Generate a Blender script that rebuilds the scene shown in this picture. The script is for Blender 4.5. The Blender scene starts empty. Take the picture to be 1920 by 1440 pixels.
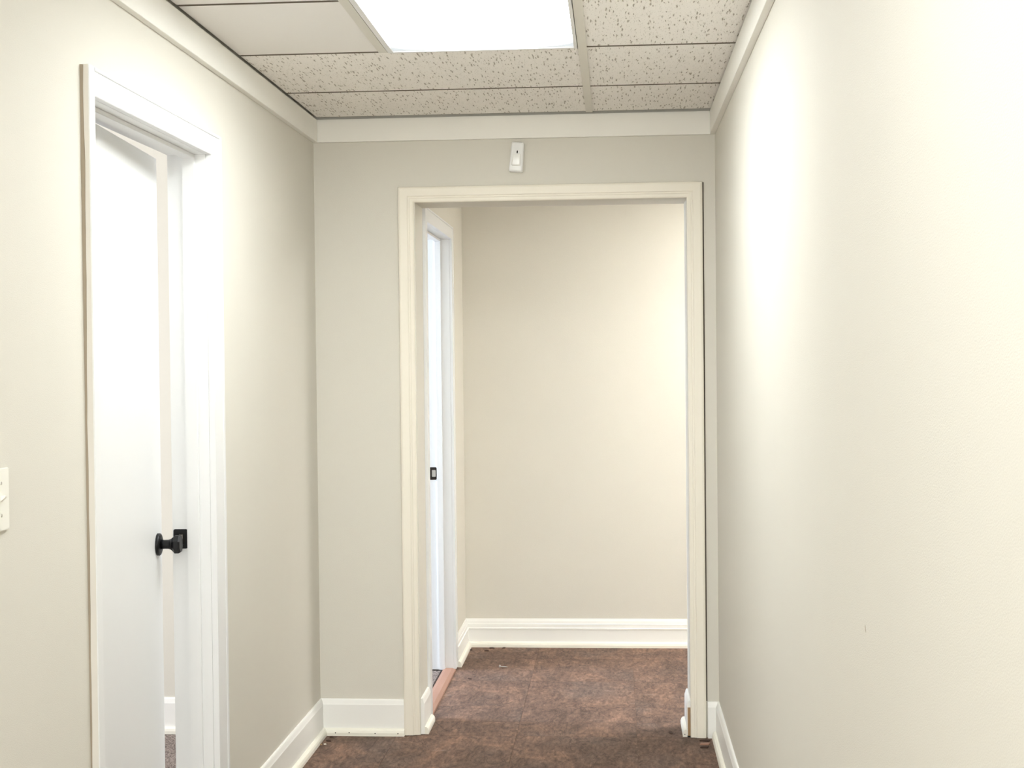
import bpy, bmesh, math, random
from mathutils import Vector, Matrix

random.seed(7)
C = bpy.context.scene.collection
SC = bpy.context.scene

# ------------------------------------------------------------------ camera
yaw, pitch, roll = -0.07339, -0.01856, -0.01022
fw = Vector((math.sin(yaw)*math.cos(pitch), math.cos(yaw)*math.cos(pitch), math.sin(pitch)))
r0 = Vector((math.cos(yaw), -math.sin(yaw), 0)); u0 = r0.cross(fw)
rr = math.cos(roll)*r0 + math.sin(roll)*u0
uu = -math.sin(roll)*r0 + math.cos(roll)*u0
cam = bpy.data.cameras.new('camera'); co = bpy.data.objects.new('camera', cam); C.objects.link(co)
cam.sensor_fit = 'HORIZONTAL'; cam.sensor_width = 36.0; cam.lens = 2649.45/1920*36.0
cam.clip_start = 0.02; cam.clip_end = 200
m = Matrix((( rr.x, uu.x, -fw.x, 1.1422), (rr.y, uu.y, -fw.y, -5.3359), (rr.z, uu.z, -fw.z, 1.4375), (0, 0, 0, 1)))
co.matrix_world = m
SC.camera = co

# ------------------------------------------------------------------ view + world
SC.view_settings.view_transform = 'Standard'; SC.view_settings.look = 'None'
SC.view_settings.gamma = 1.0; SC.view_settings.use_curve_mapping = False
SC.view_settings.exposure = 1.06
w = bpy.data.worlds.new('world'); SC.world = w; w.use_nodes = True
bg = w.node_tree.nodes['Background']
bg.inputs[0].default_value = (0.62, 0.78, 1.0, 1); bg.inputs[1].default_value = 1.0

# ------------------------------------------------------------------ lights (the lamps' own light is in the ceiling lights below)
PANEL = 8.1           # brightness of the ceiling light diffusers
PANEL_FILL = 5.6       # unseen fill panels added behind the camera
PANEL_SIDE = 15.6       # the ceiling lights round the corner

def window_light(name, loc, rot, sx, sy, power, color):
    l = bpy.data.lights.new(name, 'AREA'); l.shape = 'RECTANGLE'; l.size = sx; l.size_y = sy
    l.energy = power; l.color = color
    o = bpy.data.objects.new(name, l); C.objects.link(o); o.location = loc; o.rotation_euler = rot
    return o
# daylight through the side room's window (beyond the far left door)
window_light('daylight_far', (-2.18, 0.69, 1.50), (0, -math.pi/2, 0), 1.3, 0.70, 62, (0.68, 0.80, 1.0))
# daylight through the window of the room behind the near left door
window_light('daylight_room', (-3.10, -1.2, 1.5), (0, -math.pi/2, 0), 1.3, 1.4, 54, (0.89, 0.925, 1.0))

# added fill light at a made-up front window, behind the camera
window_light('fill_front', (0.76, -7.93, 1.35), (math.pi/2, 0, 0), 1.1, 1.7, 40, (1.0, 0.99, 0.93))

# ------------------------------------------------------------------ materials
def nt(name):
    mt = bpy.data.materials.new(name); mt.use_nodes = True
    return mt, mt.node_tree, mt.node_tree.nodes['Principled BSDF']
def L(t, a, b): t.links.new(a, b)
def node(t, kind, **kw):
    n = t.nodes.new(kind)
    for k, v in kw.items(): setattr(n, k, v)
    return n
def val(n, **kw):
    for k, v in kw.items(): n.inputs[k].default_value = v

def paint(name, col, rough=0.6, bump=0.0, scale=350.0, mottle=0.03, spec=0.3):
    mt, t, b = nt(name)
    tc = node(t, 'ShaderNodeTexCoord')
    n = node(t, 'ShaderNodeTexNoise'); val(n, Scale=3.0, Detail=4.0)
    L(t, tc.outputs['Object'], n.inputs['Vector'])
    mx = node(t, 'ShaderNodeMix', data_type='RGBA')
    mx.inputs[6].default_value = tuple(c*(1-mottle) for c in col)+(1,)
    mx.inputs[7].default_value = tuple(min(1, c*(1+mottle)) for c in col)+(1,)
    L(t, n.outputs[0], mx.inputs[0]); L(t, mx.outputs[2], b.inputs['Base Color'])
    b.inputs['Roughness'].default_value = rough
    b.inputs['Specular IOR Level'].default_value = spec
    if bump > 0:
        n2 = node(t, 'ShaderNodeTexNoise'); val(n2, Scale=scale, Detail=3.0)
        L(t, tc.outputs['Object'], n2.inputs['Vector'])
        bp = node(t, 'ShaderNodeBump'); val(bp, Strength=bump, Distance=0.002)
        L(t, n2.outputs[0], bp.inputs['Height']); L(t, bp.outputs[0], b.inputs['Normal'])
    return mt

M_WALL = paint('greige_wall_paint', (0.69, 0.66, 0.585), 0.7, 0.25, 420, 0.015)
M_CREAM = paint('cream_casing_paint', (0.85, 0.80, 0.69), 0.45, 0.1, 120, 0.03)
M_WHITE = paint('white_trim_paint', (0.79, 0.79, 0.78), 0.4, 0.0, 1, 0.01)
M_BASE = paint('cream_white_base_paint', (0.88, 0.87, 0.83), 0.4, 0.05, 100, 0.02)
M_SHOE = paint('cream_shoe_paint', (0.88, 0.85, 0.75), 0.45, 0.05, 100, 0.02)
M_CROWN = paint('crown_paint', (0.88, 0.86, 0.80), 0.6, 0.0, 1, 0.01)
M_TEE = paint('tee_metal_paint', (0.72, 0.69, 0.615), 0.4, 0.0, 1, 0.02)
M_SMOOTH = paint('smooth_panel', (0.86, 0.835, 0.795), 0.7, 0.05, 200, 0.02)
M_LAMP = paint('lamp_frame_paint', (0.80, 0.80, 0.79), 0.35, 0.0, 1, 0.01)
M_TEDGE = paint('raw_tile_edge', (0.20, 0.17, 0.13), 0.9, 0.2, 200, 0.1)
M_EDGE = paint('beige_casing_edge', (0.70, 0.67, 0.61), 0.7, 0.3, 60, 0.10)  # beige-grey tone for the outer edge of the near casing leg
M_GAP_SHADE = paint('gap_shade', (0.10, 0.085, 0.07), 0.9, 0.2, 60, 0.3)
M_DECK = paint('plenum_dark', (0.10, 0.09, 0.08), 0.9)
M_DEVICE = paint('device_plastic', (0.86, 0.86, 0.845), 0.3, 0.0, 1, 0.01, 0.5)
M_LENS = paint('device_lens', (0.86, 0.855, 0.82), 0.2, 0.0, 1, 0.01, 0.5)
M_SWITCH = paint('ivory_switch_plastic', (0.86, 0.84, 0.76), 0.3, 0.0, 1, 0.01, 0.5)
M_CAULK = paint('old_caulk', (0.34, 0.285, 0.215), 0.8, 0.3, 60, 0.3)
M_WOOD = paint('raw_wood', (0.36, 0.23, 0.12), 0.8, 0.4, 80, 0.35)
M_CHIP = paint('dark_chip', (0.06, 0.035, 0.025), 0.8, 0.3, 100, 0.3)
M_HOLE = paint('dark_hole', (0.02, 0.018, 0.016), 0.9)
M_THRESH = paint('threshold_wood', (0.37, 0.205, 0.145), 0.45, 0.2, 40, 0.2)
M_EXT = paint('drywall_back', (0.6, 0.6, 0.58), 0.8)

def metal(name, col, rough, met=1.0):
    mt, t, b = nt(name)
    b.inputs['Base Color'].default_value = col+(1,)
    b.inputs['Roughness'].default_value = rough; b.inputs['Metallic'].default_value = met
    return mt
M_BLACK = metal('matte_black_metal', (0.006, 0.006, 0.007), 0.42, 0.3)
M_BRONZE = metal('dark_bronze_metal', (0.022, 0.016, 0.012), 0.4, 0.5)
M_STEEL = metal('bright_steel', (0.62, 0.60, 0.57), 0.3, 1.0)

def glass():
    mt, t, b = nt('window_glass')
    b.inputs['Base Color'].default_value = (1, 1, 1, 1); b.inputs['Roughness'].default_value = 0.02
    b.inputs['Transmission Weight'].default_value = 1.0; b.inputs['IOR'].default_value = 1.45
    return mt
M_GLASS = glass()

def tile_mat():
    """mineral ceiling tile with short fissures running along the hall"""
    mt, t, b = nt('mineral_ceiling_tile')
    tc = node(t, 'ShaderNodeTexCoord')
    oi = node(t, 'ShaderNodeObjectInfo'); ofs = node(t, 'ShaderNodeVectorMath', operation='MULTIPLY_ADD')
    cx = node(t, 'ShaderNodeCombineXYZ'); L(t, oi.outputs['Random'], cx.inputs[0]); L(t, oi.outputs['Random'], cx.inputs[1])
    ofs.inputs[1].default_value = (17, 31, 0); L(t, cx.outputs[0], ofs.inputs[0]); L(t, tc.outputs['Object'], ofs.inputs[2])
    warp = node(t, 'ShaderNodeTexNoise'); val(warp, Scale=35.0, Detail=2.0)
    L(t, ofs.outputs[0], warp.inputs['Vector'])
    ma = node(t, 'ShaderNodeVectorMath', operation='MULTIPLY_ADD')
    ma.inputs[1].default_value = (0.008, 0.05, 0); L(t, warp.outputs['Color'], ma.inputs[0]); L(t, ofs.outputs[0], ma.inputs[2])
    masks = []
    for (sx, sy, rot, th, keep) in ((70, 10, 0.035, 0.10, 0.36), (100, 15, -0.045, 0.10, 0.38), (190, 34, 0.05, 0.14, 0.5)):
        mp = node(t, 'ShaderNodeMapping'); mp.inputs['Rotation'].default_value = (0, 0, rot); mp.inputs['Scale'].default_value = (sx, sy, 1)
        L(t, ma.outputs[0], mp.inputs['Vector'])
        v = node(t, 'ShaderNodeTexVoronoi', voronoi_dimensions='2D'); val(v, Scale=1.0, Randomness=1.0)
        L(t, mp.outputs[0], v.inputs['Vector'])
        r = node(t, 'ShaderNodeMapRange', clamp=True); val(r, **{'From Min': th+0.10, 'From Max': th})
        r.inputs['To Min'].default_value = 0; r.inputs['To Max'].default_value = 1
        L(t, v.outputs['Distance'], r.inputs['Value'])
        sp = node(t, 'ShaderNodeSeparateColor'); L(t, v.outputs['Color'], sp.inputs[0])
        g = node(t, 'ShaderNodeMath', operation='LESS_THAN'); g.inputs[1].default_value = keep; L(t, sp.outputs[0], g.inputs[0])
        mu = node(t, 'ShaderNodeMath', operation='MULTIPLY'); L(t, r.outputs[0], mu.inputs[0]); L(t, g.outputs[0], mu.inputs[1])
        masks.append(mu)
    a1 = node(t, 'ShaderNodeMath', operation='MAXIMUM'); L(t, masks[0].outputs[0], a1.inputs[0]); L(t, masks[1].outputs[0], a1.inputs[1])
    half = node(t, 'ShaderNodeMath', operation='MULTIPLY'); half.inputs[1].default_value = 0.35; L(t, masks[2].outputs[0], half.inputs[0])
    a2 = node(t, 'ShaderNodeMath', operation='MAXIMUM'); L(t, a1.outputs[0], a2.inputs[0]); L(t, half.outputs[0], a2.inputs[1])
    mx = node(t, 'ShaderNodeMix', data_type='RGBA')
    mx.inputs[6].default_value = (0.95, 0.92, 0.87, 1); mx.inputs[7].default_value = (0.50, 0.455, 0.39, 1)  # the darker colour paints in the shade of the fissures' depth
    L(t, a2.outputs[0], mx.inputs[0])
    fine = node(t, 'ShaderNodeTexNoise'); val(fine, Scale=260.0, Detail=3.0); L(t, tc.outputs['Object'], fine.inputs['Vector'])
    fr = node(t, 'ShaderNodeMapRange'); val(fr, **{'From Min': 0.3, 'From Max': 0.7, 'To Min': 0.93, 'To Max': 1.05}); L(t, fine.outputs[0], fr.inputs['Value'])
    m2 = node(t, 'ShaderNodeMix', data_type='RGBA', blend_type='MULTIPLY'); m2.inputs[0].default_value = 1
    L(t, mx.outputs[2], m2.inputs[6]); L(t, fr.outputs[0], m2.inputs[7])
    L(t, m2.outputs[2], b.inputs['Base Color'])
    inv = node(t, 'ShaderNodeMath', operation='SUBTRACT'); inv.inputs[0].default_value = 1.0; L(t, a2.outputs[0], inv.inputs[1])
    bp = node(t, 'ShaderNodeBump'); val(bp, Strength=0.6, Distance=0.003); L(t, inv.outputs[0], bp.inputs['Height'])
    L(t, bp.outputs[0], b.inputs['Normal'])
    b.inputs['Roughness'].default_value = 0.9; b.inputs['Specular IOR Level'].default_value = 0.1
    return mt
M_TILE = tile_mat()

def floor_mat():
    """slate-look brown vinyl: streaks, rust and grey clouds, fine grit, scratches"""
    mt, t, b = nt('brown_slate_vinyl')
    tc = node(t, 'ShaderNodeTexCoord'); oi = node(t, 'ShaderNodeObjectInfo')
    off = node(t, 'ShaderNodeVectorMath', operation='MULTIPLY_ADD'); off.inputs[1].default_value = (13, 7, 3)
    cm = node(t, 'ShaderNodeCombineXYZ'); L(t, oi.outputs['Random'], cm.inputs[0]); L(t, oi.outputs['Random'], cm.inputs[1])
    L(t, cm.outputs[0], off.inputs[0]); L(t, tc.outputs['Object'], off.inputs[2])
    def noise(sx, sy, sc, det, ro=0.55, dist=0.0):
        mp = node(t, 'ShaderNodeMapping'); mp.inputs['Scale'].default_value = (sx, sy, 1)
        L(t, off.outputs[0], mp.inputs['Vector'])
        n = node(t, 'ShaderNodeTexNoise'); val(n, Scale=sc, Detail=det, Roughness=ro, Distortion=dist)
        L(t, mp.outputs[0], n.inputs['Vector']); return n
    n1 = noise(1, 0.55, 5.5, 9, 0.68, 0.8)
    ramp = node(t, 'ShaderNodeValToRGB'); e = ramp.color_ramp.elements
    e[0].position = 0.28; e[0].color = (0.095, 0.062, 0.046, 1)
    e[1].position = 0.72; e[1].color = (0.265, 0.158, 0.110, 1)
    k = ramp.color_ramp.elements.new(0.5); k.color = (0.165, 0.103, 0.077, 1)
    L(t, n1.outputs[0], ramp.inputs[0])
    n2 = noise(1, 0.7, 3.1, 5)                      # grey clouds
    r2 = node(t, 'ShaderNodeMapRange', clamp=True); val(r2, **{'From Min': 0.5, 'From Max': 0.68, 'To Max': 0.6}); L(t, n2.outputs[0], r2.inputs['Value'])
    mg = node(t, 'ShaderNodeMix', data_type='RGBA'); mg.inputs[7].default_value = (0.140, 0.105, 0.090, 1)
    L(t, r2.outputs[0], mg.inputs[0]); L(t, ramp.outputs[0], mg.inputs[6])
    n3 = noise(1, 0.34, 80, 6, 0.78)               # grit
    r3 = node(t, 'ShaderNodeMapRange'); val(r3, **{'From Min': 0.28, 'From Max': 0.72, 'To Min': 0.42, 'To Max': 1.55}); L(t, n3.outputs[0], r3.inputs['Value'])
    mm = node(t, 'ShaderNodeMix', data_type='RGBA', blend_type='MULTIPLY'); mm.inputs[0].default_value = 1
    L(t, mg.outputs[2], mm.inputs[6]); L(t, r3.outputs[0], mm.inputs[7])
    n5 = noise(1, 0.36, 26, 4, 0.6, 1.6)          # slate ripples
    r5 = node(t, 'ShaderNodeMapRange'); val(r5, **{'From Min': 0.3, 'From Max': 0.7, 'To Min': 0.72, 'To Max': 1.28}); L(t, n5.outputs[0], r5.inputs['Value'])
    n6 = noise(1, 0.40, 7.5, 3, 0.5, 2.2)         # thin dark veins where the cloud crosses its middle
    v1 = node(t, 'ShaderNodeMath', operation='SUBTRACT'); v1.inputs[1].default_value = 0.5; L(t, n6.outputs[0], v1.inputs[0])
    v2 = node(t, 'ShaderNodeMath', operation='ABSOLUTE'); L(t, v1.outputs[0], v2.inputs[0])
    v3 = node(t, 'ShaderNodeMapRange', clamp=True); val(v3, **{'From Min': 0.004, 'From Max': 0.022, 'To Min': 0.72, 'To Max': 1.0}); L(t, v2.outputs[0], v3.inputs['Value'])
    v4 = node(t, 'ShaderNodeMath', operation='MULTIPLY'); L(t, v3.outputs[0], v4.inputs[0]); L(t, r5.outputs[0], v4.inputs[1])
    m5 = node(t, 'ShaderNodeMix', data_type='RGBA', blend_type='MULTIPLY'); m5.inputs[0].default_value = 1
    L(t, mm.outputs[2], m5.inputs[6]); L(t, v4.outputs[0], m5.inputs[7]); mm = m5
    n4 = noise(0.7, 3.0, 10.0, 5, 0.6, 0.8)        # pale scuffs
    r4 = node(t, 'ShaderNodeMapRange', clamp=True); val(r4, **{'From Min': 0.64, 'From Max': 0.74, 'To Max': 0.35}); L(t, n4.outputs[0], r4.inputs['Value'])
    ms = node(t, 'ShaderNodeMix', data_type='RGBA'); ms.inputs[7].default_value = (0.42, 0.32, 0.27, 1)
    L(t, r4.outputs[0], ms.inputs[0]); L(t, mm.outputs[2], ms.inputs[6])
    L(t, ms.outputs[2], b.inputs['Base Color'])
    rg = node(t, 'ShaderNodeMapRange'); val(rg, **{'To Min': 0.62, 'To Max': 0.85}); L(t, n3.outputs[0], rg.inputs['Value'])
    L(t, rg.outputs[0], b.inputs['Roughness'])
    b.inputs['Specular IOR Level'].default_value = 0.22
    bp = node(t, 'ShaderNodeBump'); val(bp, Strength=0.35, Distance=0.002); L(t, n3.outputs[0], bp.inputs['Height']); L(t, bp.outputs[0], b.inputs['Normal'])
    return mt
M_FLOOR = floor_mat()

def carpet_mat():
    mt, t, b = nt('taupe_speckled_carpet')
    tc = node(t, 'ShaderNodeTexCoord')
    n = node(t, 'ShaderNodeTexNoise'); val(n, Scale=170.0, Detail=3.0, Roughness=0.7); L(t, tc.outputs['Object'], n.inputs['Vector'])
    r = node(t, 'ShaderNodeValToRGB'); e = r.color_ramp.elements
    e[0].position = 0.36; e[0].color = (0.07, 0.055, 0.05, 1); e[1].position = 0.64; e[1].color = (0.44, 0.37, 0.33, 1)
    L(t, n.outputs[0], r.inputs[0]); L(t, r.outputs[0], b.inputs['Base Color'])
    bp = node(t, 'ShaderNodeBump'); val(bp, Strength=0.8, Distance=0.006); L(t, n.outputs[0], bp.inputs['Height']); L(t, bp.outputs[0], b.inputs['Normal'])
    b.inputs['Roughness'].default_value = 1.0; b.inputs['Specular IOR Level'].default_value = 0.0
    return mt
M_CARPET = carpet_mat()

def diffuser_mat(name, strength):
    """lit acrylic diffuser: the tubes stop short of the panel's ends, so the rim gives off less light"""
    mt = bpy.data.materials.new(name); mt.use_nodes = True; t = mt.node_tree
    t.nodes.clear()
    out = node(t, 'ShaderNodeOutputMaterial'); em = node(t, 'ShaderNodeEmission')
    tc = node(t, 'ShaderNodeTexCoord'); sp = node(t, 'ShaderNodeSeparateXYZ'); L(t, tc.outputs['Generated'], sp.inputs[0])
    def edge(sock, p):
        a = node(t, 'ShaderNodeMath', operation='SUBTRACT'); a.inputs[1].default_value = 0.5; L(t, sock, a.inputs[0])
        b2 = node(t, 'ShaderNodeMath', operation='ABSOLUTE'); L(t, a.outputs[0], b2.inputs[0])
        c = node(t, 'ShaderNodeMath', operation='MULTIPLY'); c.inputs[1].default_value = 2.0; L(t, b2.outputs[0], c.inputs[0])
        d = node(t, 'ShaderNodeMath', operation='POWER'); d.inputs[1].default_value = p; L(t, c.outputs[0], d.inputs[0])
        return d
    ex = edge(sp.outputs[0], 5.0); ey = edge(sp.outputs[1], 9.0)
    s = node(t, 'ShaderNodeMath', operation='MULTIPLY'); s.inputs[1].default_value = 0.55; L(t, ex.outputs[0], s.inputs[0])
    s2 = node(t, 'ShaderNodeMath', operation='ADD'); L(t, s.outputs[0], s2.inputs[0]); L(t, ey.outputs[0], s2.inputs[1])
    r = node(t, 'ShaderNodeMapRange', clamp=True, interpolation_type='SMOOTHSTEP'); val(r, **{'From Min': 0.60, 'From Max': 1.0, 'To Min': strength, 'To Max': 0.42})
    L(t, s2.outputs[0], r.inputs['Value'])
    em.inputs['Color'].default_value = (0.925, 0.985, 1.02, 1) if 'hall_back' in name else (0.955, 1.0, 1.01, 1) if 'hall' in name else (0.99, 0.985, 0.96, 1)
    L(t, r.outputs[0], em.inputs['Strength']); L(t, em.outputs[0], out.inputs['Surface'])
    return mt
M_DIFF = diffuser_mat('lit_diffuser_hall', PANEL)
M_DIFF3 = diffuser_mat('fill_diffuser_hall_back', PANEL_FILL)
M_DIFF2 = diffuser_mat('lit_diffuser_side', PANEL_SIDE)

# ------------------------------------------------------------------ helpers
def add_box(bm, x0, x1, y0, y1, z0, z1):
    vs = [bm.verts.new(p) for p in ((x0,y0,z0),(x1,y0,z0),(x1,y1,z0),(x0,y1,z0),(x0,y0,z1),(x1,y0,z1),(x1,y1,z1),(x0,y1,z1))]
    for f in ((3,2,1,0),(4,5,6,7),(0,1,5,4),(1,2,6,5),(2,3,7,6),(3,0,4,7)):
        bm.faces.new([vs[i] for i in f])
def boxes(*bs):
    bm = bmesh.new()
    for b in bs: add_box(bm, *b)
    return bm
def obj(name, bm, mat, parent=None, bevel=0.0, smooth=False, loc=None):
    if bevel > 0:
        bmesh.ops.bevel(bm, geom=list(bm.edges), offset=bevel, segments=2, affect='EDGES', clamp_overlap=True)
    bmesh.ops.recalc_face_normals(bm, faces=list(bm.faces))
    me = bpy.data.meshes.new(name); bm.to_mesh(me); bm.free()
    if smooth:
        for p in me.polygons: p.use_smooth = True
    me.materials.append(mat)
    o = bpy.data.objects.new(name, me); C.objects.link(o)
    if parent is not None: o.parent = parent
    if loc is not None: o.location = loc
    return o
def tag(o, label=None, cat=None, group=None, kind=None):
    if label: o['label'] = label
    if cat: o['category'] = cat
    if group: o['group'] = group
    if kind: o['kind'] = kind
    return o
def struct(name, bm, mat, label, cat, bevel=0.0):
    return tag(obj(name, bm, mat, None, bevel), label, cat, None, 'structure')
def empty(name, label, cat, loc=(0,0,0), kind=None, group=None):
    o = bpy.data.objects.new(name, None); C.objects.link(o); o.location = loc; o.empty_display_size = 0.05
    return tag(o, label, cat, group, kind)
def run_profile(bm, prof, p0, p1, inward, m0=0, m1=0):
    """sweep a (depth, height) outline from p0 to p1 on a wall; m0/m1 = 1 mitres that end for an inner corner, -1 for an outer one"""
    p0, p1, n = Vector(p0), Vector(p1), Vector(inward); d = (p1-p0).normalized()
    a = [bm.verts.new(p0 + n*q[0] + Vector((0,0,q[1])) + d*q[0]*m0) for q in prof]
    b = [bm.verts.new(p1 + n*q[0] + Vector((0,0,q[1])) - d*q[0]*m1) for q in prof]
    k = len(prof)
    for i in range(k): bm.faces.new((a[i], a[(i+1)%k], b[(i+1)%k], b[i]))
    bm.faces.new(list(reversed(a))); bm.faces.new(b)
def lathe(bm, prof, n=32, mat=Matrix.Identity(4)):
    rings = []
    for (x, r) in prof:
        rings.append([bm.verts.new(mat @ Vector((x, r*math.cos(2*math.pi*(i+.5)/n), r*math.sin(2*math.pi*(i+.5)/n)))) for i in range(n)])
    for a, b in zip(rings, rings[1:]):
        for i in range(n): bm.faces.new((a[i], a[(i+1)%n], b[(i+1)%n], b[i]))
    bm.faces.new(list(reversed(rings[0]))); bm.faces.new(rings[-1])

W = 1.519                # hall width
HC, ZC = 2.3533, 2.2631  # ceiling, underside of the crown boards
YB = -8.0                # hall's end behind the camera
YF = 1.66                # far wall
TOP = 2.62
TB = 0.204               # thickness of the back wall
OX0, OX1, OZ = 0.387, 1.412, 2.030   # cased opening
D0, D1, DZ = -2.328, -1.438, 2.016   # near left door opening
E0, E1, EZ = 0.264, 1.112, 1.984     # far left door opening
XF = 0.385               # face of the far left wall

# ------------------------------------------------------------------ setting: walls
struct('wall_left', boxes((-.105,0,YB,D0-.012,0,TOP), (-.105,0,D1+.012,0,0,TOP), (-.105,0,D0-.012,D1+.012,DZ+.012,TOP)), M_WALL,
       'pale greige left hall wall with a white door in it', 'wall')
wr = struct('wall_right', boxes((W,W+.12,YB,0,0,TOP)), M_WALL, 'plain bright greige wall along the right of the hall', 'wall')
struct('wall_back', boxes((-3.2,OX0,0,TB,0,TOP), (OX1,4.2,0,TB,0,TOP), (OX0,OX1,0,TB,OZ,TOP)), M_WALL,
       'greige end wall of the hall round the cream cased opening', 'wall')
struct('wall_front', boxes((-.105,.16,YB-.12,YB,0,TOP), (1.36,W+.12,YB-.12,YB,0,TOP), (.16,1.36,YB-.12,YB,2.3,TOP), (.16,1.36,YB-.12,YB,0,.4)), M_WALL, 'greige wall closing the hall behind the camera', 'wall')
struct('wall_far', boxes((XF-.12,4.2,YF,YF+.12,0,TOP)), M_WALL, 'blank greige wall seen through the cased opening', 'wall')
struct('wall_far_left', boxes((XF-.12,XF,TB,E0-.012,0,TOP), (XF-.12,XF,E1+.012,YF,0,TOP), (XF-.12,XF,E0-.012,E1+.012,EZ+.012,TOP)), M_WALL,
       'short cream wall with a white door frame left beyond the opening', 'wall')
struct('wall_far_right', boxes((4.2,4.32,0,YF+.12,0,TOP)), M_WALL, 'greige wall ending the cross corridor on the right', 'wall')
# side rooms behind the two left doors
struct('wall_room_left', boxes((-3.32,-3.2,-4.1,-1.9,0,TOP), (-3.32,-3.2,-.5,TB,0,TOP), (-3.32,-3.2,-1.9,-.5,0,.85), (-3.32,-3.2,-1.9,-.5,2.15,TOP)), M_WALL,
       'outer wall of the carpeted room behind the white door', 'wall')
struct('wall_room_front', boxes((-3.2,-.105,-4.1,-4.0,0,TOP)), M_WALL, 'near wall of the carpeted room behind the white door', 'wall')
struct('wall_side_room_left', boxes((-2.32,-2.2,TB,.30,0,TOP), (-2.32,-2.2,1.08,2.6,0,TOP), (-2.32,-2.2,.30,1.08,0,.8), (-2.32,-2.2,.30,1.08,2.2,TOP)), M_WALL,
       'outer wall of the side room beyond the far left door', 'wall')
struct('wall_side_room_far', boxes((-2.32,XF-.12,2.6,2.72,0,TOP), (XF-.12,XF-.0,YF+.12,2.72,0,TOP)), M_WALL, 'far wall of the side room beyond the far left door', 'wall')

def window(name, x, y0, y1, z0, z1, label):
    wd = empty(name, label, 'window', (x, (y0+y1)/2, z0), 'structure')
    l = wd.location
    f = .05
    bm = boxes((x-.09,x-.03,y0,y0+f,z0,z1), (x-.09,x-.03,y1-f,y1,z0,z1), (x-.09,x-.03,y0+f,y1-f,z0,z0+f), (x-.09,x-.03,y0+f,y1-f,z1-f,z1),
               (x-.085,x-.035,y0+f,y1-f,(z0+z1)/2-.02,(z0+z1)/2+.02))
    bmesh.ops.translate(bm, verts=bm.verts, vec=-l); obj('window_frame', bm, M_WHITE, wd)
    for a, b in ((z0+f, (z0+z1)/2-.02), ((z0+z1)/2+.02, z1-f)):
        bm = boxes((x-.063,x-.057,y0+f,y1-f,a,b)); bmesh.ops.translate(bm, verts=bm.verts, vec=-l); obj('pane', bm, M_GLASS, wd)
window('window_1', -2.2, .30, 1.08, .8, 2.2, 'white sash window of the room beyond the far left door')
wf = empty('fill_window', 'made-up glazed white window in the front wall, unseen behind the camera', 'window', (.76, YB, .4), 'structure')  # unseen window added to go with the front fill light
def wpart(name, mat, *bs):
    bm = boxes(*bs); bmesh.ops.translate(bm, verts=bm.verts, vec=-wf.location); obj(name, bm, mat, wf)
wpart('window_frame', M_WHITE, (.16,.21,YB-.09,YB-.03,.4,2.3), (1.31,1.36,YB-.09,YB-.03,.4,2.3), (.21,1.31,YB-.09,YB-.03,.4,.45), (.21,1.31,YB-.09,YB-.03,2.25,2.3), (.735,.785,YB-.085,YB-.035,.45,2.25))
wpart('pane', M_GLASS, (.21,.735,YB-.063,YB-.057,.45,2.25)); wpart('pane', M_GLASS, (.785,1.31,YB-.063,YB-.057,.45,2.25))
window('window_2', -3.2, -1.9, -.5, .85, 2.15, 'white sash window of the carpeted room behind the near door')

# ------------------------------------------------------------------ floors
fl = struct('floor', boxes((-.105,W+.12,YB,TB,-.10,-.003), (XF-.0,4.2,TB,YF,-.10,-.003)), M_FLOOR, 'brown slate-look vinyl floor of the hall and cross corridor', 'floor')
P = 0.4572; gx0, gy0 = 1.210, 0.908
def in_rect(x0, x1, y0, y1, R):
    a, b, c, d = max(x0,R[0]), min(x1,R[1]), max(y0,R[2]), min(y1,R[3])
    return (a, b, c, d) if b-a > .01 and d-c > .01 else None
mesh_cache = {}
g = .0005
for j in range(-10, 3):
    for i in range(-4, 8):
        x0, y0 = gx0+i*P, gy0+j*P
        # one tile is cut by the doorway: hall rectangle or corridor rectangle
        for R in ((0.0, W, -4.0, TB), (XF, 4.2, TB, YF)):
            q = in_rect(x0, x0+P, y0, y0+P, R)
            if not q: continue
            if R[3] == TB and q[3] > 0.0 and (q[1] < OX0 or q[0] > OX1): 
                q = (q[0], q[1], q[2], min(q[3], 0.0))
                if q[3]-q[2] < .01: continue
            key = tuple(round(v, 3) for v in (q[1]-q[0], q[3]-q[2]))
            if key not in mesh_cache:
                w2, h2 = (q[1]-q[0])/2-g, (q[3]-q[2])/2-g
                bm = bmesh.new(); add_box(bm, -w2, w2, -h2, h2, -.003, 0)
                me = bpy.data.meshes.new('vinyl_tile'); bmesh.ops.recalc_face_normals(bm, faces=list(bm.faces)); bm.to_mesh(me); bm.free()
                me.materials.append(M_FLOOR); mesh_cache[key] = me
            o = bpy.data.objects.new('vinyl_tile', mesh_cache[key]); C.objects.link(o); o.parent = fl
            o.location = ((q[0]+q[1])/2, (q[2]+q[3])/2, 0)
            
tag(struct('floor_room', boxes((-3.2,-.06,-4.0,0,-.10,-.002)), M_CARPET, 'speckled taupe carpet of the room behind the white door', 'carpet'))
struct('floor_side_room', boxes((-2.2,XF-.06,TB,2.6,-.10,-.002)), M_CARPET, 'grey carpet of the side room beyond the far left door', 'carpet')
tag(obj('threshold_strip', None or (lambda bm: (run_profile(bm, [(0,0),(.062,0),(.060,.006),(.045,.011),(.018,.011),(.003,.006)], (.334,E0,0), (.334,E1,0), (1,0,0)), bm)[1])(bmesh.new()), M_THRESH),
    'reddish wood threshold strip on the floor in the far left doorway', 'threshold')

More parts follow.
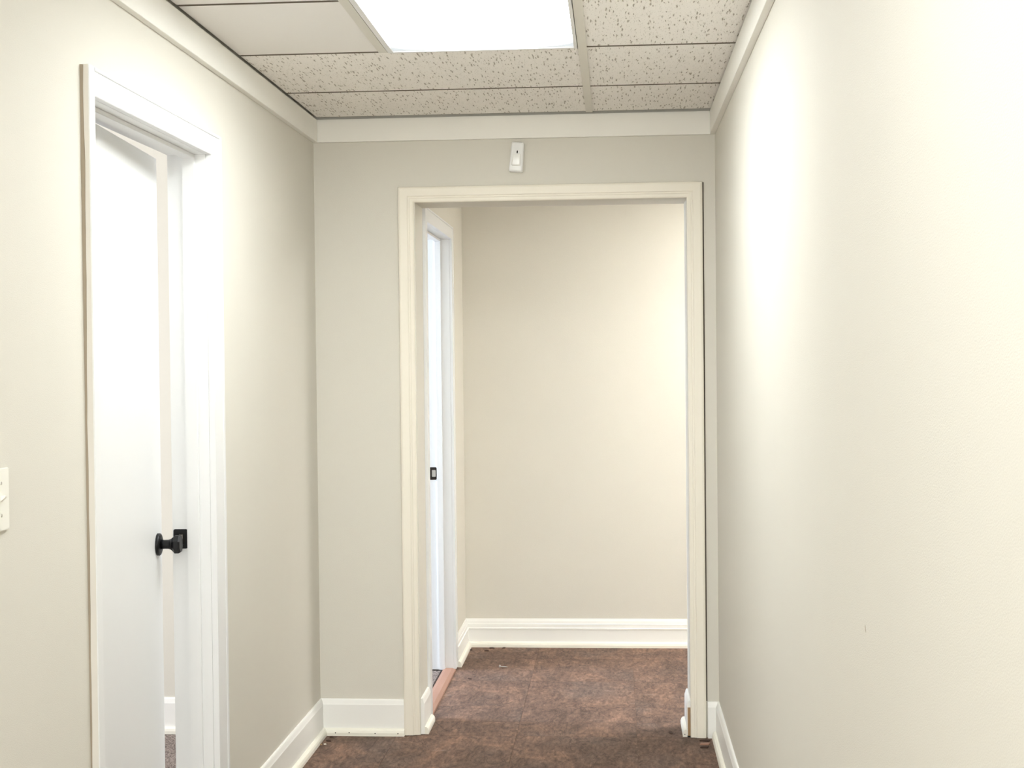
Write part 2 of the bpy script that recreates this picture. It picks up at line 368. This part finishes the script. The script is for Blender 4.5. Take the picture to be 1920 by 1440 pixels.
# ------------------------------------------------------------------ ceiling
ce = struct('ceiling', boxes((-.105,W+.12,YB,TB,2.50,TOP)), M_DECK, 'suspended ceiling of mineral tiles in a pale metal grid', 'ceiling')
struct('ceiling_corridor', boxes((XF,4.2,TB,YF,HC,HC+.02)), M_SMOOTH, 'smooth pale ceiling of the cross corridor', 'ceiling')
struct('ceiling_room', boxes((-3.2,-.105,-4.0,0,HC+.05,HC+.07)), M_SMOOTH, 'smooth pale ceiling of the carpeted room', 'ceiling')
struct('ceiling_side_room', boxes((-2.2,XF-.12,TB,2.6,HC+.05,HC+.07)), M_SMOOTH, 'smooth pale ceiling of the side room', 'ceiling')
TX0, TX1 = .457, 1.052       # main tees (centres)
tw = .0130
YJ = -1.128                  # row joint at the lamp's end
xl, xr = .0205, W-.010
def tile(x0, x1, y0, y1, mat=None):
    mx_, my_ = (x0+x1)/2, (y0+y1)/2
    hx, hy = (x1-x0)/2, (y1-y0)/2-.0085
    o = obj('ceiling_tile', boxes((-hx, hx, -hy, hy, 0, .016)), mat or M_TILE, ce, loc=(mx_, my_, HC+.003))
    o.data.materials.append(M_TEDGE)                      # the cut edges of the board are bare
    for p in o.data.polygons: p.material_index = 0 if abs(p.normal.z) > .5 else 1
yb = -.024
rows = [(YJ+.61, yb), (YJ, YJ+.61)]
for (a, b) in rows:
    tile(xl, TX1-tw*.6, a, b)
    tile(TX1+tw*.6, xr, a, b)
LAMPS = [(YJ-1.219, YJ), (YJ-3.657, YJ-2.438), (YJ-6.095, YJ-4.876)]  # first is the visible lamp, the others are added for fill
y = YJ
first = True
while y-.61 > YB:
    y0 = y-.61
    in_lamp = any(a-.01 <= y0 and y <= b+.01 for a, b in LAMPS)
    tile(xl, TX0-tw*.6, y0, y, M_SMOOTH if y > -2.5 else None)
    tile(TX1+tw*.6, xr, y0, y)
    if not in_lamp: tile(TX0+tw*.6, TX1-tw*.6, y0, y)
    y = y0
obj('tee_bar', boxes((TX1-tw, TX1+tw, YB, yb+.004, HC-.0005, HC+.0015), (TX1-.001, TX1+.001, YB, yb, HC+.0015, HC+.035)), M_TEE, ce)
obj('tee_bar', boxes((TX0-tw, TX0+tw, YB, YJ-.004, HC-.0005, HC+.0015), (TX0-.001, TX0+.001, YB, YJ-.004, HC+.0015, HC+.035)), M_TEE, ce)
for (a, b) in LAMPS[1:]:
    obj('cross_tee', boxes((TX0+tw, TX1-tw, b-.012, b+.012, HC-.0004, HC+.0015)), M_TEE, ce)

def lamp(y0, y1, label, x0=TX0+tw+.0035, x1=TX1-tw-.002, mat=None, z=HC):
    f, e = .016, .012
    t = empty('ceiling_light', label, 'light', ((x0+x1)/2, (y0+y1)/2, z), None, None)
    l = t.location
    bm = boxes((x0,x0+f,y0,y1,z-.003,z+.02), (x1-f*.6,x1,y0,y1,z-.003,z+.02), (x0+f,x1-f*.6,y0,y0+e,z-.003,z+.02), (x0+f,x1-f*.6,y1-e,y1,z-.003,z+.02))
    bmesh.ops.translate(bm, verts=bm.verts, vec=-l); obj('lamp_frame', bm, M_LAMP, t)
    bm = boxes((x0+f,x1-f*.6,y0+e,y1-e,z+.001,z+.004)); bmesh.ops.translate(bm, verts=bm.verts, vec=-l); obj('diffuser', bm, mat or M_DIFF, t)
    bm = boxes((x0,x1,y0,y1,z+.0205,z+.09)); bmesh.ops.translate(bm, verts=bm.verts, vec=-l); obj('lamp_housing', bm, M_LAMP, t)
    return t
lamp(LAMPS[0][0]+.004, LAMPS[0][1]-.006, 'bright rectangular fluorescent ceiling light panel in the tile grid ahead')
lamp(LAMPS[1][0]+.013, LAMPS[1][1]-.013, 'added fill light panel, unseen, almost overhead of the camera', mat=M_DIFF3)
lamp(LAMPS[2][0]+.013, LAMPS[2][1]-.013, 'added fill light panel, unseen, in the hall behind the camera', mat=M_DIFF3)
lamp(.62, 1.22, 'square bright ceiling light in the cross corridor, right of the opening', 2.0, 3.2, M_DIFF2, HC-.022)

# crown boards
CT = .019
def board(name, bm, label): return struct(name, bm, M_CROWN, label, 'crown board', .0008)
ztop = HC-.0045
pr = [(0,ZC),(CT,ZC),(CT,ztop),(0,ztop)]
def prof_run(*a, **k):
    bm = bmesh.new(); run_profile(bm, *a, **k); return bm
board('trim_1', prof_run(pr, (0,YB,0), (0,0,0), (1,0,0), m1=1), 'flat white crown board along the top of the left wall')
board('trim_2', prof_run(pr, (0,0,0), (W,0,0), (0,-1,0), m0=1, m1=1), 'flat white crown board across the end wall above the opening')
pr3 = [(0,ZC),(CT,ZC),(CT,HC-.002),(0,HC-.002)]
board('trim_3', prof_run(pr3, (W,0,0), (W,YB,0), (-1,0,0), m0=1), 'flat white crown board along the top of the right wall')

# ------------------------------------------------------------------ baseboards
BH = .137
base_prof = [(0,0),(.013,0),(.013,BH-.021),(.0115,BH-.017),(.008,BH-.004),(.0055,BH),(0,BH)]
shoe_prof = [(.0135,0),(.029,0),(.029,.012),(.026,.021),(.0205,.0265),(.0135,.0275)]
far_prof = [(0,0),(.014,0),(.014,.086),(.0165,.088),(.0165,.0945),(.012,.0965),(.012,.1135),(.0095,.1155),(.0075,.128),(.004,.139),(0,.139)]
def baseboard(name, p0, p1, n, label, m0=0, m1=0, prof=base_prof, nails=()):
    b = struct(name, prof_run(prof, p0, p1, n, m0=m0, m1=m1), M_BASE, label, 'baseboard')
    s = obj('shoe_molding', prof_run([(q[0]+(.001 if prof is far_prof else 0), q[1]) for q in shoe_prof], p0, p1, n, m0=m0, m1=m1), M_SHOE, b)
    s['label'] = 'cream shoe strip along the floor'
    for (x, y, z) in nails:
        nb = bmesh.new(); lathe(nb, [(0,.0023),(.0008,.0023)], 10, Matrix.Translation((x,y,z)) @ Matrix.Rotation(math.pi/2 if abs(n[1]) else 0, 4, 'Z'))
        obj('nail_head', nb, M_HOLE, s)
    return b
yn = -.0304
baseboard('baseboard_left', (0,-1.325,0), (0,0,0), (1,0,0), 'white baseboard along the left wall past the door', m1=1)
baseboard('baseboard_left_near', (0,YB,0), (0,-2.38,0), (1,0,0), 'white baseboard along the left wall before the door')
baseboard('baseboard_back_left', (0,0,0), (.327,0,0), (0,-1,0), 'short white baseboard on the end wall left of the opening', m0=1,
          nails=((.062,yn+.001,.012),(.115,yn+.001,.013),(.215,yn+.001,.011),(.303,yn+.001,.011)))
bb = prof_run(base_prof, (1.476,0,0), (W,0,0), (0,-1,0), m1=1)
br = struct('baseboard_back_right', bb, M_BASE, 'narrow white baseboard piece between the opening and the right wall', 'baseboard')
baseboard('baseboard_right', (W,0,0), (W,YB,0), (-1,0,0), 'white baseboard along the right wall', m0=1)
baseboard('baseboard_jamb_left', (OX0,.010,0), (OX0,TB,0), (1,0,0), 'short white baseboard on the left side of the opening')
bj = baseboard('baseboard_jamb_right', (OX1,TB,0), (OX1,.004,0), (-1,0,0), 'short white baseboard end on the right side of the opening',
               nails=())
nb = bmesh.new(); lathe(nb, [(0,.0018),(.0008,.0018)], 10, Matrix.Translation((OX1-.022,.0032,.010)) @ Matrix.Rotation(math.pi/2, 4, 'Z'))
obj('nail_head', nb, M_HOLE, bj)
rw = obj('raw_wood_strip', boxes((OX1-.0105,OX1-.0005,.000,.0035,.004,.112)), M_WOOD, bj); rw['label'] = 'bare brown wood showing in the gap beside the cream casing'
gp = obj('dark_gap', boxes((OX1-.012,OX1-.0005,-.002,.0035,.0005,.006)), M_HOLE, bj)
baseboard('baseboard_far', (XF,YF,0), (4.2,YF,0), (0,-1,0), 'tall stepped white baseboard on the far corridor wall', m0=1, prof=far_prof)
baseboard('baseboard_far_left', (XF,1.176,0), (XF,YF,0), (1,0,0), 'short white baseboard between the far left door frame and corner', m1=1, prof=far_prof)
baseboard('baseboard_room', (-3.2,0,0), (-.105,0,0), (0,-1,0), 'white baseboard seen through the gap of the near left door', prof=base_prof)

# ------------------------------------------------------------------ cased opening (trim_4)
to = empty('trim_4', 'cream painted door casing round the doorless opening in the end wall', 'door frame', (OX0, 0, 0), 'structure')
def mk(bm, name, mat, parent, bev=.0):
    bmesh.ops.translate(bm, verts=bm.verts, vec=-parent.location); return obj(name, bm, mat, parent, bev)
cw = .0585
def casing_prof_run(path_fn, pts):
    """casing outline (across, out of wall) swept through pts; path_fn(corner, across, out)"""
    pr_ = [(0,0),(0,.009),(.004,.0115),(.014,.0115),(.0165,.014),(.021,.014),(.024,.0175),(.050,.0185),(.0565,.0165),(cw,.012),(cw,0)]
    bm = bmesh.new(); rings = []
    for p in pts: rings.append([bm.verts.new(path_fn(p, a, o)) for a, o in pr_])
    k = len(pr_)
    for A, B in zip(rings, rings[1:]):
        for i in range(k): bm.faces.new((A[i], A[(i+1)%k], B[(i+1)%k], B[i]))
    bm.faces.new(list(reversed(rings[0]))); bm.faces.new(rings[-1])
    return bm
LT = lambda p, a, o: (OX0-a*p[0], -o, p[1]+a*p[2])
obj_l = mk(casing_prof_run(lambda p, a, o: (OX0-.004-a, -o, p if p < 1 else p+a), [0.002, OZ]), 'casing_leg', M_CREAM, to)
obj_r = mk(casing_prof_run(lambda p, a, o: (OX1+a, -o, p if p < 1 else p+a), [0.002, OZ]), 'casing_leg', M_CREAM, to)
obj_h = mk(casing_prof_run(lambda p, a, o: (OX0-.004-a if p == 0 else OX1+a, -o, OZ+a), [0, 1]), 'casing_head', M_CREAM, to)

gs = mk(boxes((OX1+cw-.0005, OX1+cw+.0050, -.0012, .0, .139, OZ+cw-.002)), 'gap_shade_strip', M_GAP_SHADE, to)  # dark strip paints the shadow line of the crack beside the casing
gs['label'] = 'dark strip painted as the shaded crack between the right casing and the wall'
# ------------------------------------------------------------------ near left door: frame (trim_5) and slab (door_1)
def frame_left(name, label, xf, xb, y0, y1, z, leg0, leg1, head, mat, stop_x0, stop_x1, ct=.019, outer=None):
    """door frame in a wall whose hall face is x=xf and room face x=xb; legs leg0/leg1 wide"""
    t = empty(name, label, 'door frame', (xf, y0, 0), 'structure')
    j = .012
    mk(boxes((xb-.004, xf, y0-j, y0, 0, z+j)), 'jamb', mat, t)
    mk(boxes((xb-.004, xf, y1, y1+j, .004, z+j)), 'jamb', mat, t)
    mk(boxes((xb-.004, xf, y0, y1, z, z+j)), 'jamb_head', mat, t)
    s = .011
    mk(boxes((stop_x0, stop_x1, y0, y0+s, .004, z)), 'door_stop', mat, t, .001)
    mk(boxes((stop_x0, stop_x1, y1-s, y1, .004, z)), 'door_stop', mat, t, .001)
    mk(boxes((stop_x0, stop_x1, y0+s, y1-s, z-s, z)), 'door_stop', mat, t, .001)
    return t
t5 = frame_left('trim_5', 'white door frame in the left wall with jamb, stops and casing', 0.0, -.105, D0, D1, DZ, .037, .095, .062, M_WHITE, -.064, -.029)
# hall-side casing: plain flat boards, the far one wide with stepped edge
def flat_casing(t, x, y0, y1, z, l0, l1, h, ct, prof=True, mat=M_WHITE):
    mk(boxes((x, x+ct, y0-l0, y0, 0.0, z+h)), 'casing_leg', mat, t, .0012)
    if x == 0:
        q = mk(boxes((x+.0004, x+ct-.0022, y0-l0-.0007, y0-l0+.0003, 0.0, z+h-.001)), 'casing_edge', M_EDGE, t)
        q['label'] = 'beige edge of the casing leg'
    bm = boxes((x, x+ct*.9, y1, y1+l1*.82, .006, z), (x, x+ct, y1+l1*.82, y1+l1, .006, z+h))
    mk(bm, 'casing_leg', mat, t, .0012)
    bm = boxes((x, x+ct*.9, y0, y1+l1*.82, z, z+h*.86), (x, x+ct, y0, y1+l1*.82, z+h*.86, z+h))
    mk(bm, 'casing_head', mat, t, .0012)
flat_casing(t5, 0, D0, D1+.003, DZ, .034, .098, .063, .019)
# room-side casing edge
mk(boxes((-.125,-.109,D1+.05,D1+.11,0,DZ+.06), (-.125,-.109,D0-.06,D0,0,DZ+.06), (-.125,-.109,D0,D1+.05,DZ+.02,DZ+.06)), 'room_casing', M_WHITE, t5)
# old caulk line beside the near leg, wandering a little
bm = bmesh.new(); n = 40; prev = None
random.seed(3)
wob = 0
for i in range(n+1):
    zz = .02 + (DZ+.061-.02)*i/n
    wob = wob*.8 + random.uniform(-.0005,.0005)
    wd = .0016 + .0022*max(0, (i/n-.35))**.7 + abs(wob)*1.5
    y_ = D0-.0342
    q = [bm.verts.new(v) for v in ((0.0002, y_-wd-.001, zz), (0.0022+wob*2+.0028*(i/n)**2, y_-wd*.6, zz), (0.0032+wob*2+.0036*(i/n)**2, y_, zz), (0.0002, y_, zz))]
    if prev:
        for k in range(4): bm.faces.new((prev[k], prev[(k+1)%4], q[(k+1)%4], q[k]))
    else: bm.faces.new(list(reversed(q)))
    prev = q
bm.faces.new(prev)
cb = mk(bm, 'caulk_bead', M_CAULK, t5); cb['label'] = 'uneven brown caulk line along the near casing edge'

# strike plate on the far jamb
def strike(t, x0, x1, yj, z0, z1, mat, hole_mat, hx0, hx1, hz0, hz1, lip=True):
    """rounded plate with a latch hole on a jamb whose face is y=yj looking to -Y"""
    bm = bmesh.new(); th = .0022
    def rrect(a, b, c, d, r, n=4):
        pts = []
        for (cx, cz, s) in ((b-r, d-r, 0), (a+r, d-r, 1), (a+r, c+r, 2), (b-r, c+r, 3)):
            for k in range(n+1):
                an = (s + k/n)*math.pi/2; pts.append((cx+r*math.cos(an), cz+r*math.sin(an)))
        return pts
    o1 = rrect(x0, x1, z0, z1, .005); i1 = rrect(hx0, hx1, hz0, hz1, .003); k = len(o1)
    A = [bm.verts.new((x, yj-th, z)) for x, z in o1]; B = [bm.verts.new((x, yj-th, z)) for x, z in i1]
    A2 = [bm.verts.new((x, yj, z)) for x, z in o1]; B2 = [bm.verts.new((x, yj, z)) for x, z in i1]
    for i in range(k):
        q = (i+1)%k
        bm.faces.new((A[i], A[q], B[q], B[i])); bm.faces.new((A[i], A2[i], A2[q], A[q])); bm.faces.new((B[i], B[q], B2[q], B2[i]))
    p = mk(bm, 'strike_plate', mat, t)
    bm = boxes((hx0-.0005, hx1+.0005, yj-.0006, yj-.0001, hz0-.0005, hz1+.0005)); bmesh.ops.translate(bm, verts=bm.verts, vec=-t.location)
    h = obj('latch_hole', bm, hole_mat, p)
    return p
sp = strike(t5, -.106, -.0655, D1, .909, .964, M_BLACK, M_HOLE, -.090, -.074, .921, .952)
bm = bmesh.new()   # curved tongue inside the plate's hole
for i in range(7):
    a = -.35+1.7*i/6
    for zz in (.925, .949): bm.verts.new((-.086+.007*math.sin(a), D1-.0032-.0016*math.cos(a)*1.2, zz))
bm.verts.ensure_lookup_table()
for i in range(6): bm.faces.new((bm.verts[2*i], bm.verts[2*i+2], bm.verts[2*i+3], bm.verts[2*i+1]))
bmesh.ops.solidify(bm, geom=list(bm.faces), thickness=.0008)
bmesh.ops.translate(bm, verts=bm.verts, vec=-t5.location); tg = obj('plate_tongue', bm, M_STEEL, sp); tg['label'] = 'bright curved metal edge in the latch hole'

TH = math.radians(4.8)
dr = empty('door_1', 'plain white door standing slightly ajar in the left wall', 'door', (-.065, D0+.011, 0), 'structure')
dr.rotation_euler = (0, 0, TH)
WD = .877
obj('slab', boxes((-.035, 0, 0.002, WD, .012, 2.006)), M_WHITE, dr, .001)
def knob(parent, x, y, z, sgn):
    F = Matrix.Translation((x, y, z)) @ Matrix.Scale(sgn, 4, (1,0,0))
    k = bpy.data.objects.new('door_knob', None)
    bm = bmesh.new(); lathe(bm, [(.010,.0135),(.020,.0125),(.030,.0128),(.038,.0155),(.041,.0185)], 28, F)
    kb = obj('door_knob', bm, M_BLACK, parent, 0, True); kb['label'] = 'matt black door knob with faceted head'
    bm = bmesh.new(); lathe(bm, [(0,.031),(.006,.031),(.0085,.0295),(.0095,.027),(.010,.014)], 40, F)
    obj('rosette', bm, M_BLACK, kb)
    bm = bmesh.new(); lathe(bm, [(.0395,.0165),(.049,.0265),(.0605,.0265),(.0655,.0225),(.066,.010)], 8, F)
    obj('knob_head', bm, M_BLACK, kb)
knob(dr, 0.0, .826, .928, 1)
knob(dr, -.035, .826, .928, -1)
bm = boxes((-.029,-.006,WD-.0006,WD+.0008,.900,.956)); obj('latch_plate', bm, M_BLACK, dr)
bm = boxes((-.023,-.012,WD+.0008,WD+.006,.921,.937)); obj('latch_bolt', bm, M_BLACK, dr, .001)
for z in (.22, 1.02, 1.80):
    bm = bmesh.new(); lathe(bm, [(-.045,.006),(.045,.006)], 14, Matrix.Translation((-.041,-.003,z)) @ Matrix.Rotation(math.pi/2, 4, 'Y'))
    obj('hinge', bm, M_BLACK, dr, 0)

# ------------------------------------------------------------------ far left door frame (trim_6), its door stands open inside the room
t6 = frame_left('trim_6', 'white door frame on the short wall beyond the opening', XF, XF-.12, E0, E1, EZ, .058, .062, .058, M_WHITE, .319, .346)
flat_casing(t6, XF, E0, E1+.002, EZ, .058, .060, .058, .014)
mk(boxes((XF-.140,XF-.124,E1,E1+.06,0,EZ+.06), (XF-.140,XF-.124,E0,E1,EZ,EZ+.06)), 'room_casing', M_WHITE, t6)
sp2 = strike(t6, .281, .3165, E1, .880, .938, M_BRONZE, M_STEEL, .2945, .3125, .894, .925)

# ------------------------------------------------------------------ motion sensor over the opening
ms = empty('motion_sensor', 'small white motion sensor tilted on the wall above the opening', 'sensor', (.7785, 0, 2.192))
ms.rotation_euler = (0, math.radians(5.2), 0)
def rounded_loft(secs, n=6):
    """secs: (y, half_top, half_bottom, z0, z1, r)"""
    bm = bmesh.new(); rings = []
    for (yy, ht, hb, z0, z1, r) in secs:
        pts = []
        for (sx, zz, s) in ((1, z1, 0), (-1, z1, 1), (-1, z0, 2), (1, z0, 3)):
            h = ht if zz == z1 else hb
            cx = sx*(h-r); cz = zz - r if zz == z1 else zz + r
            for k in range(n+1):
                a = (s+k/n)*math.pi/2; pts.append((cx+r*math.cos(a), yy, cz+r*math.sin(a)))
        rings.append([bm.verts.new(p) for p in pts])
    k = len(rings[0])
    for A, B in zip(rings, rings[1:]):
        for i in range(k): bm.faces.new((A[i], A[(i+1)%k], B[(i+1)%k], B[i]))
    bm.faces.new(list(reversed(rings[0]))); bm.faces.new(rings[-1])
    return bm
obj('sensor_body', rounded_loft([(-.0005,.0235,.0260,-.056,.056,.006),(-.014,.0238,.0265,-.0575,.0565,.007),(-.026,.0235,.0262,-.056,.056,.007),(-.031,.0215,.0245,-.0525,.053,.007),(-.0325,.018,.021,-.048,.049,.006)]), M_DEVICE, ms, 0, True)
ln = obj('sensor_lens', rounded_loft([(-.031,.0165,.0185,-.036,.012,.006),(-.0338,.0150,.0170,-.034,.010,.006),(-.0346,.010,.012,-.028,.004,.006)]), M_LENS, ms, 0, True); ln['label'] = 'cream lens window'
bm = bmesh.new(); lathe(bm, [(0,.003),(.0012,.003)], 14, Matrix.Translation((.001,-.0322,.0175)) @ Matrix.Rotation(-math.pi/2, 4, 'Z'))
for v in bm.verts: v.co.z = .0175 + (v.co.z-.0175)*1.9; v.co.x = .001+(v.co.x-.001)*.8
ih = obj('indicator_hole', bm, M_HOLE, ms); ih['label'] = 'small dark indicator hole'

# ------------------------------------------------------------------ light switch, cut by the left edge of the picture
ls = empty('light_switch', 'ivory toggle light switch on the left wall before the door', 'switch', (0, -2.800, 1.185))
obj('switch_plate', boxes((0, .0055, -.035, .035, -.0595, .0575)), M_SWITCH, ls, .0018)
bm = bmesh.new()
pts = [(-.006,-.0045),(.006,-.0045),(.006,.0045),(-.006,.0045)]
A = [bm.verts.new((.005, y_, z_)) for y_, z_ in pts]
B = [bm.verts.new((.0145, y_*.8, z_*.55+.006)) for y_, z_ in pts]
for i in range(4): bm.faces.new((A[i], A[(i+1)%4], B[(i+1)%4], B[i]))
bm.faces.new(list(reversed(A))); bm.faces.new(B)
obj('toggle', bm, M_SWITCH, ls, .0008)
for z in (.030, -.030):
    bm = bmesh.new(); lathe(bm, [(.005,.0032),(.0062,.003),(.0066,.0022)], 14, Matrix.Translation((0,0,z))); obj('screw', bm, M_STEEL, ls)

# ------------------------------------------------------------------ small things on the floor
def chip(x, y, l, w_, h, a, label, mat=M_CHIP, z=0.0):
    bm = bmesh.new(); n = 9; random.seed(int(abs(x*9973+y*7919)*10))
    top = []; bot = []
    for i in range(n):
        t = 2*math.pi*i/n; q = random.uniform(.7, 1.15)
        px, py = l/2*math.cos(t)*q, w_/2*math.sin(t)*q
        bot.append(bm.verts.new((px, py, .0003))); top.append(bm.verts.new((px*.85, py*.8, h*random.uniform(.6, 1.1))))
    for i in range(n): bm.faces.new((bot[i], bot[(i+1)%n], top[(i+1)%n], top[i]))
    bm.faces.new(top); bm.faces.new(list(reversed(bot)))
    o = obj('wood_chip', bm, mat, None, loc=(x, y, z)); o.rotation_euler = (0, 0, a)
    return tag(o, label, 'debris', 'dark debris chips on the floor')
chip(.052, -.052, .020, .018, .004, .2, 'dark chip on the floor nearest the left corner, under the baseboard')
chip(.050, -.105, .017, .026, .005, 1.0, 'larger dark chip on the floor in the left corner of the hall')
chip(.030, -.150, .014, .014, .002, .4, 'thin brown chip furthest out from the left corner of the hall', M_WOOD)
chip(.046, -.146, .013, .012, .002, 1.4, 'pale flake on the floor beside the corner chips', M_SHOE)
chip(.418, 1.565, .018, .030, .004, .3, 'dark curled chip in the left corner of the far corridor floor')
chip(.520, 1.610, .030, .030, .004, .1, 'dark chip against the far baseboard, middle one of the row')
chip(.500, 1.545, .026, .022, .004, -.2, 'dark chip lying just in front of the far baseboard')
chip(.578, 1.612, .018, .022, .004, .0, 'dark chip against the far baseboard, rightmost of the row')
chip(1.340, .060, .016, .050, .003, .1, 'dark oval chip on the floor by the right side of the opening')
chip(.478, .94, .016, .040, .003, .5, 'thin dark chip on the floor near the wood threshold', M_CHIP)
for k, (x, y, l_, lab) in enumerate(((1.462, -.052, .034, 'brown wood splinter by the right corner, nearest the baseboard'),
                                ((1.460), -.098, .032, 'brown wood splinter by the right corner, middle of three'),
                                ((1.455), -.142, .026, 'brown wood splinter by the right corner, furthest from the wall'))):
    bm = bmesh.new(); add_box(bm, -l_/2, l_/2, -.009, .009, .0003, .005)
    for v in bm.verts: v.co.x += .004*v.co.y/.009; v.co.y *= .6+.4*(v.co.x > 0)
    o = obj('wood_splinter', bm, M_THRESH if k == 1 else M_CHIP, None, loc=(x, y, 0)); o.rotation_euler = (0, 0, .05*k)
    tag(o, lab, 'debris', 'wood splinters in the right corner')
scw = empty('loose_screw', 'small metal screw lying on the corridor floor beyond the opening', 'screw', (.597, 1.18, .004))
scw.rotation_euler = (0, 0, -.25)
bm = bmesh.new(); lathe(bm, [(-.006,.0075),(-.003,.0075),(.0,.003)], 14); obj('screw_head', bm, M_STEEL, scw)
bm = bmesh.new(); lathe(bm, [(0,.0022),(.030,.0019),(.036,.0004)], 10); obj('shank', bm, M_STEEL, scw)
for v in (): pass
bm = bmesh.new()
pts = [(-.004,-.006),(-.001,-.002),(.004,.006),(.001,.003)]
A = [bm.verts.new((W-.0004, y_, z_)) for y_, z_ in pts]; B = [bm.verts.new((W-.0012, y_*.6, z_*.6)) for y_, z_ in pts]
for v in A+B: v.co.y += -3.155; v.co.z += 1.019
for i in range(4): bm.faces.new((A[i], A[(i+1)%4], B[(i+1)%4], B[i]))
bm.faces.new(list(reversed(A))); bm.faces.new(B)
sm = obj('scuff_mark', bm, M_CAULK, wr); sm['label'] = 'tiny dark nick low on the right wall'
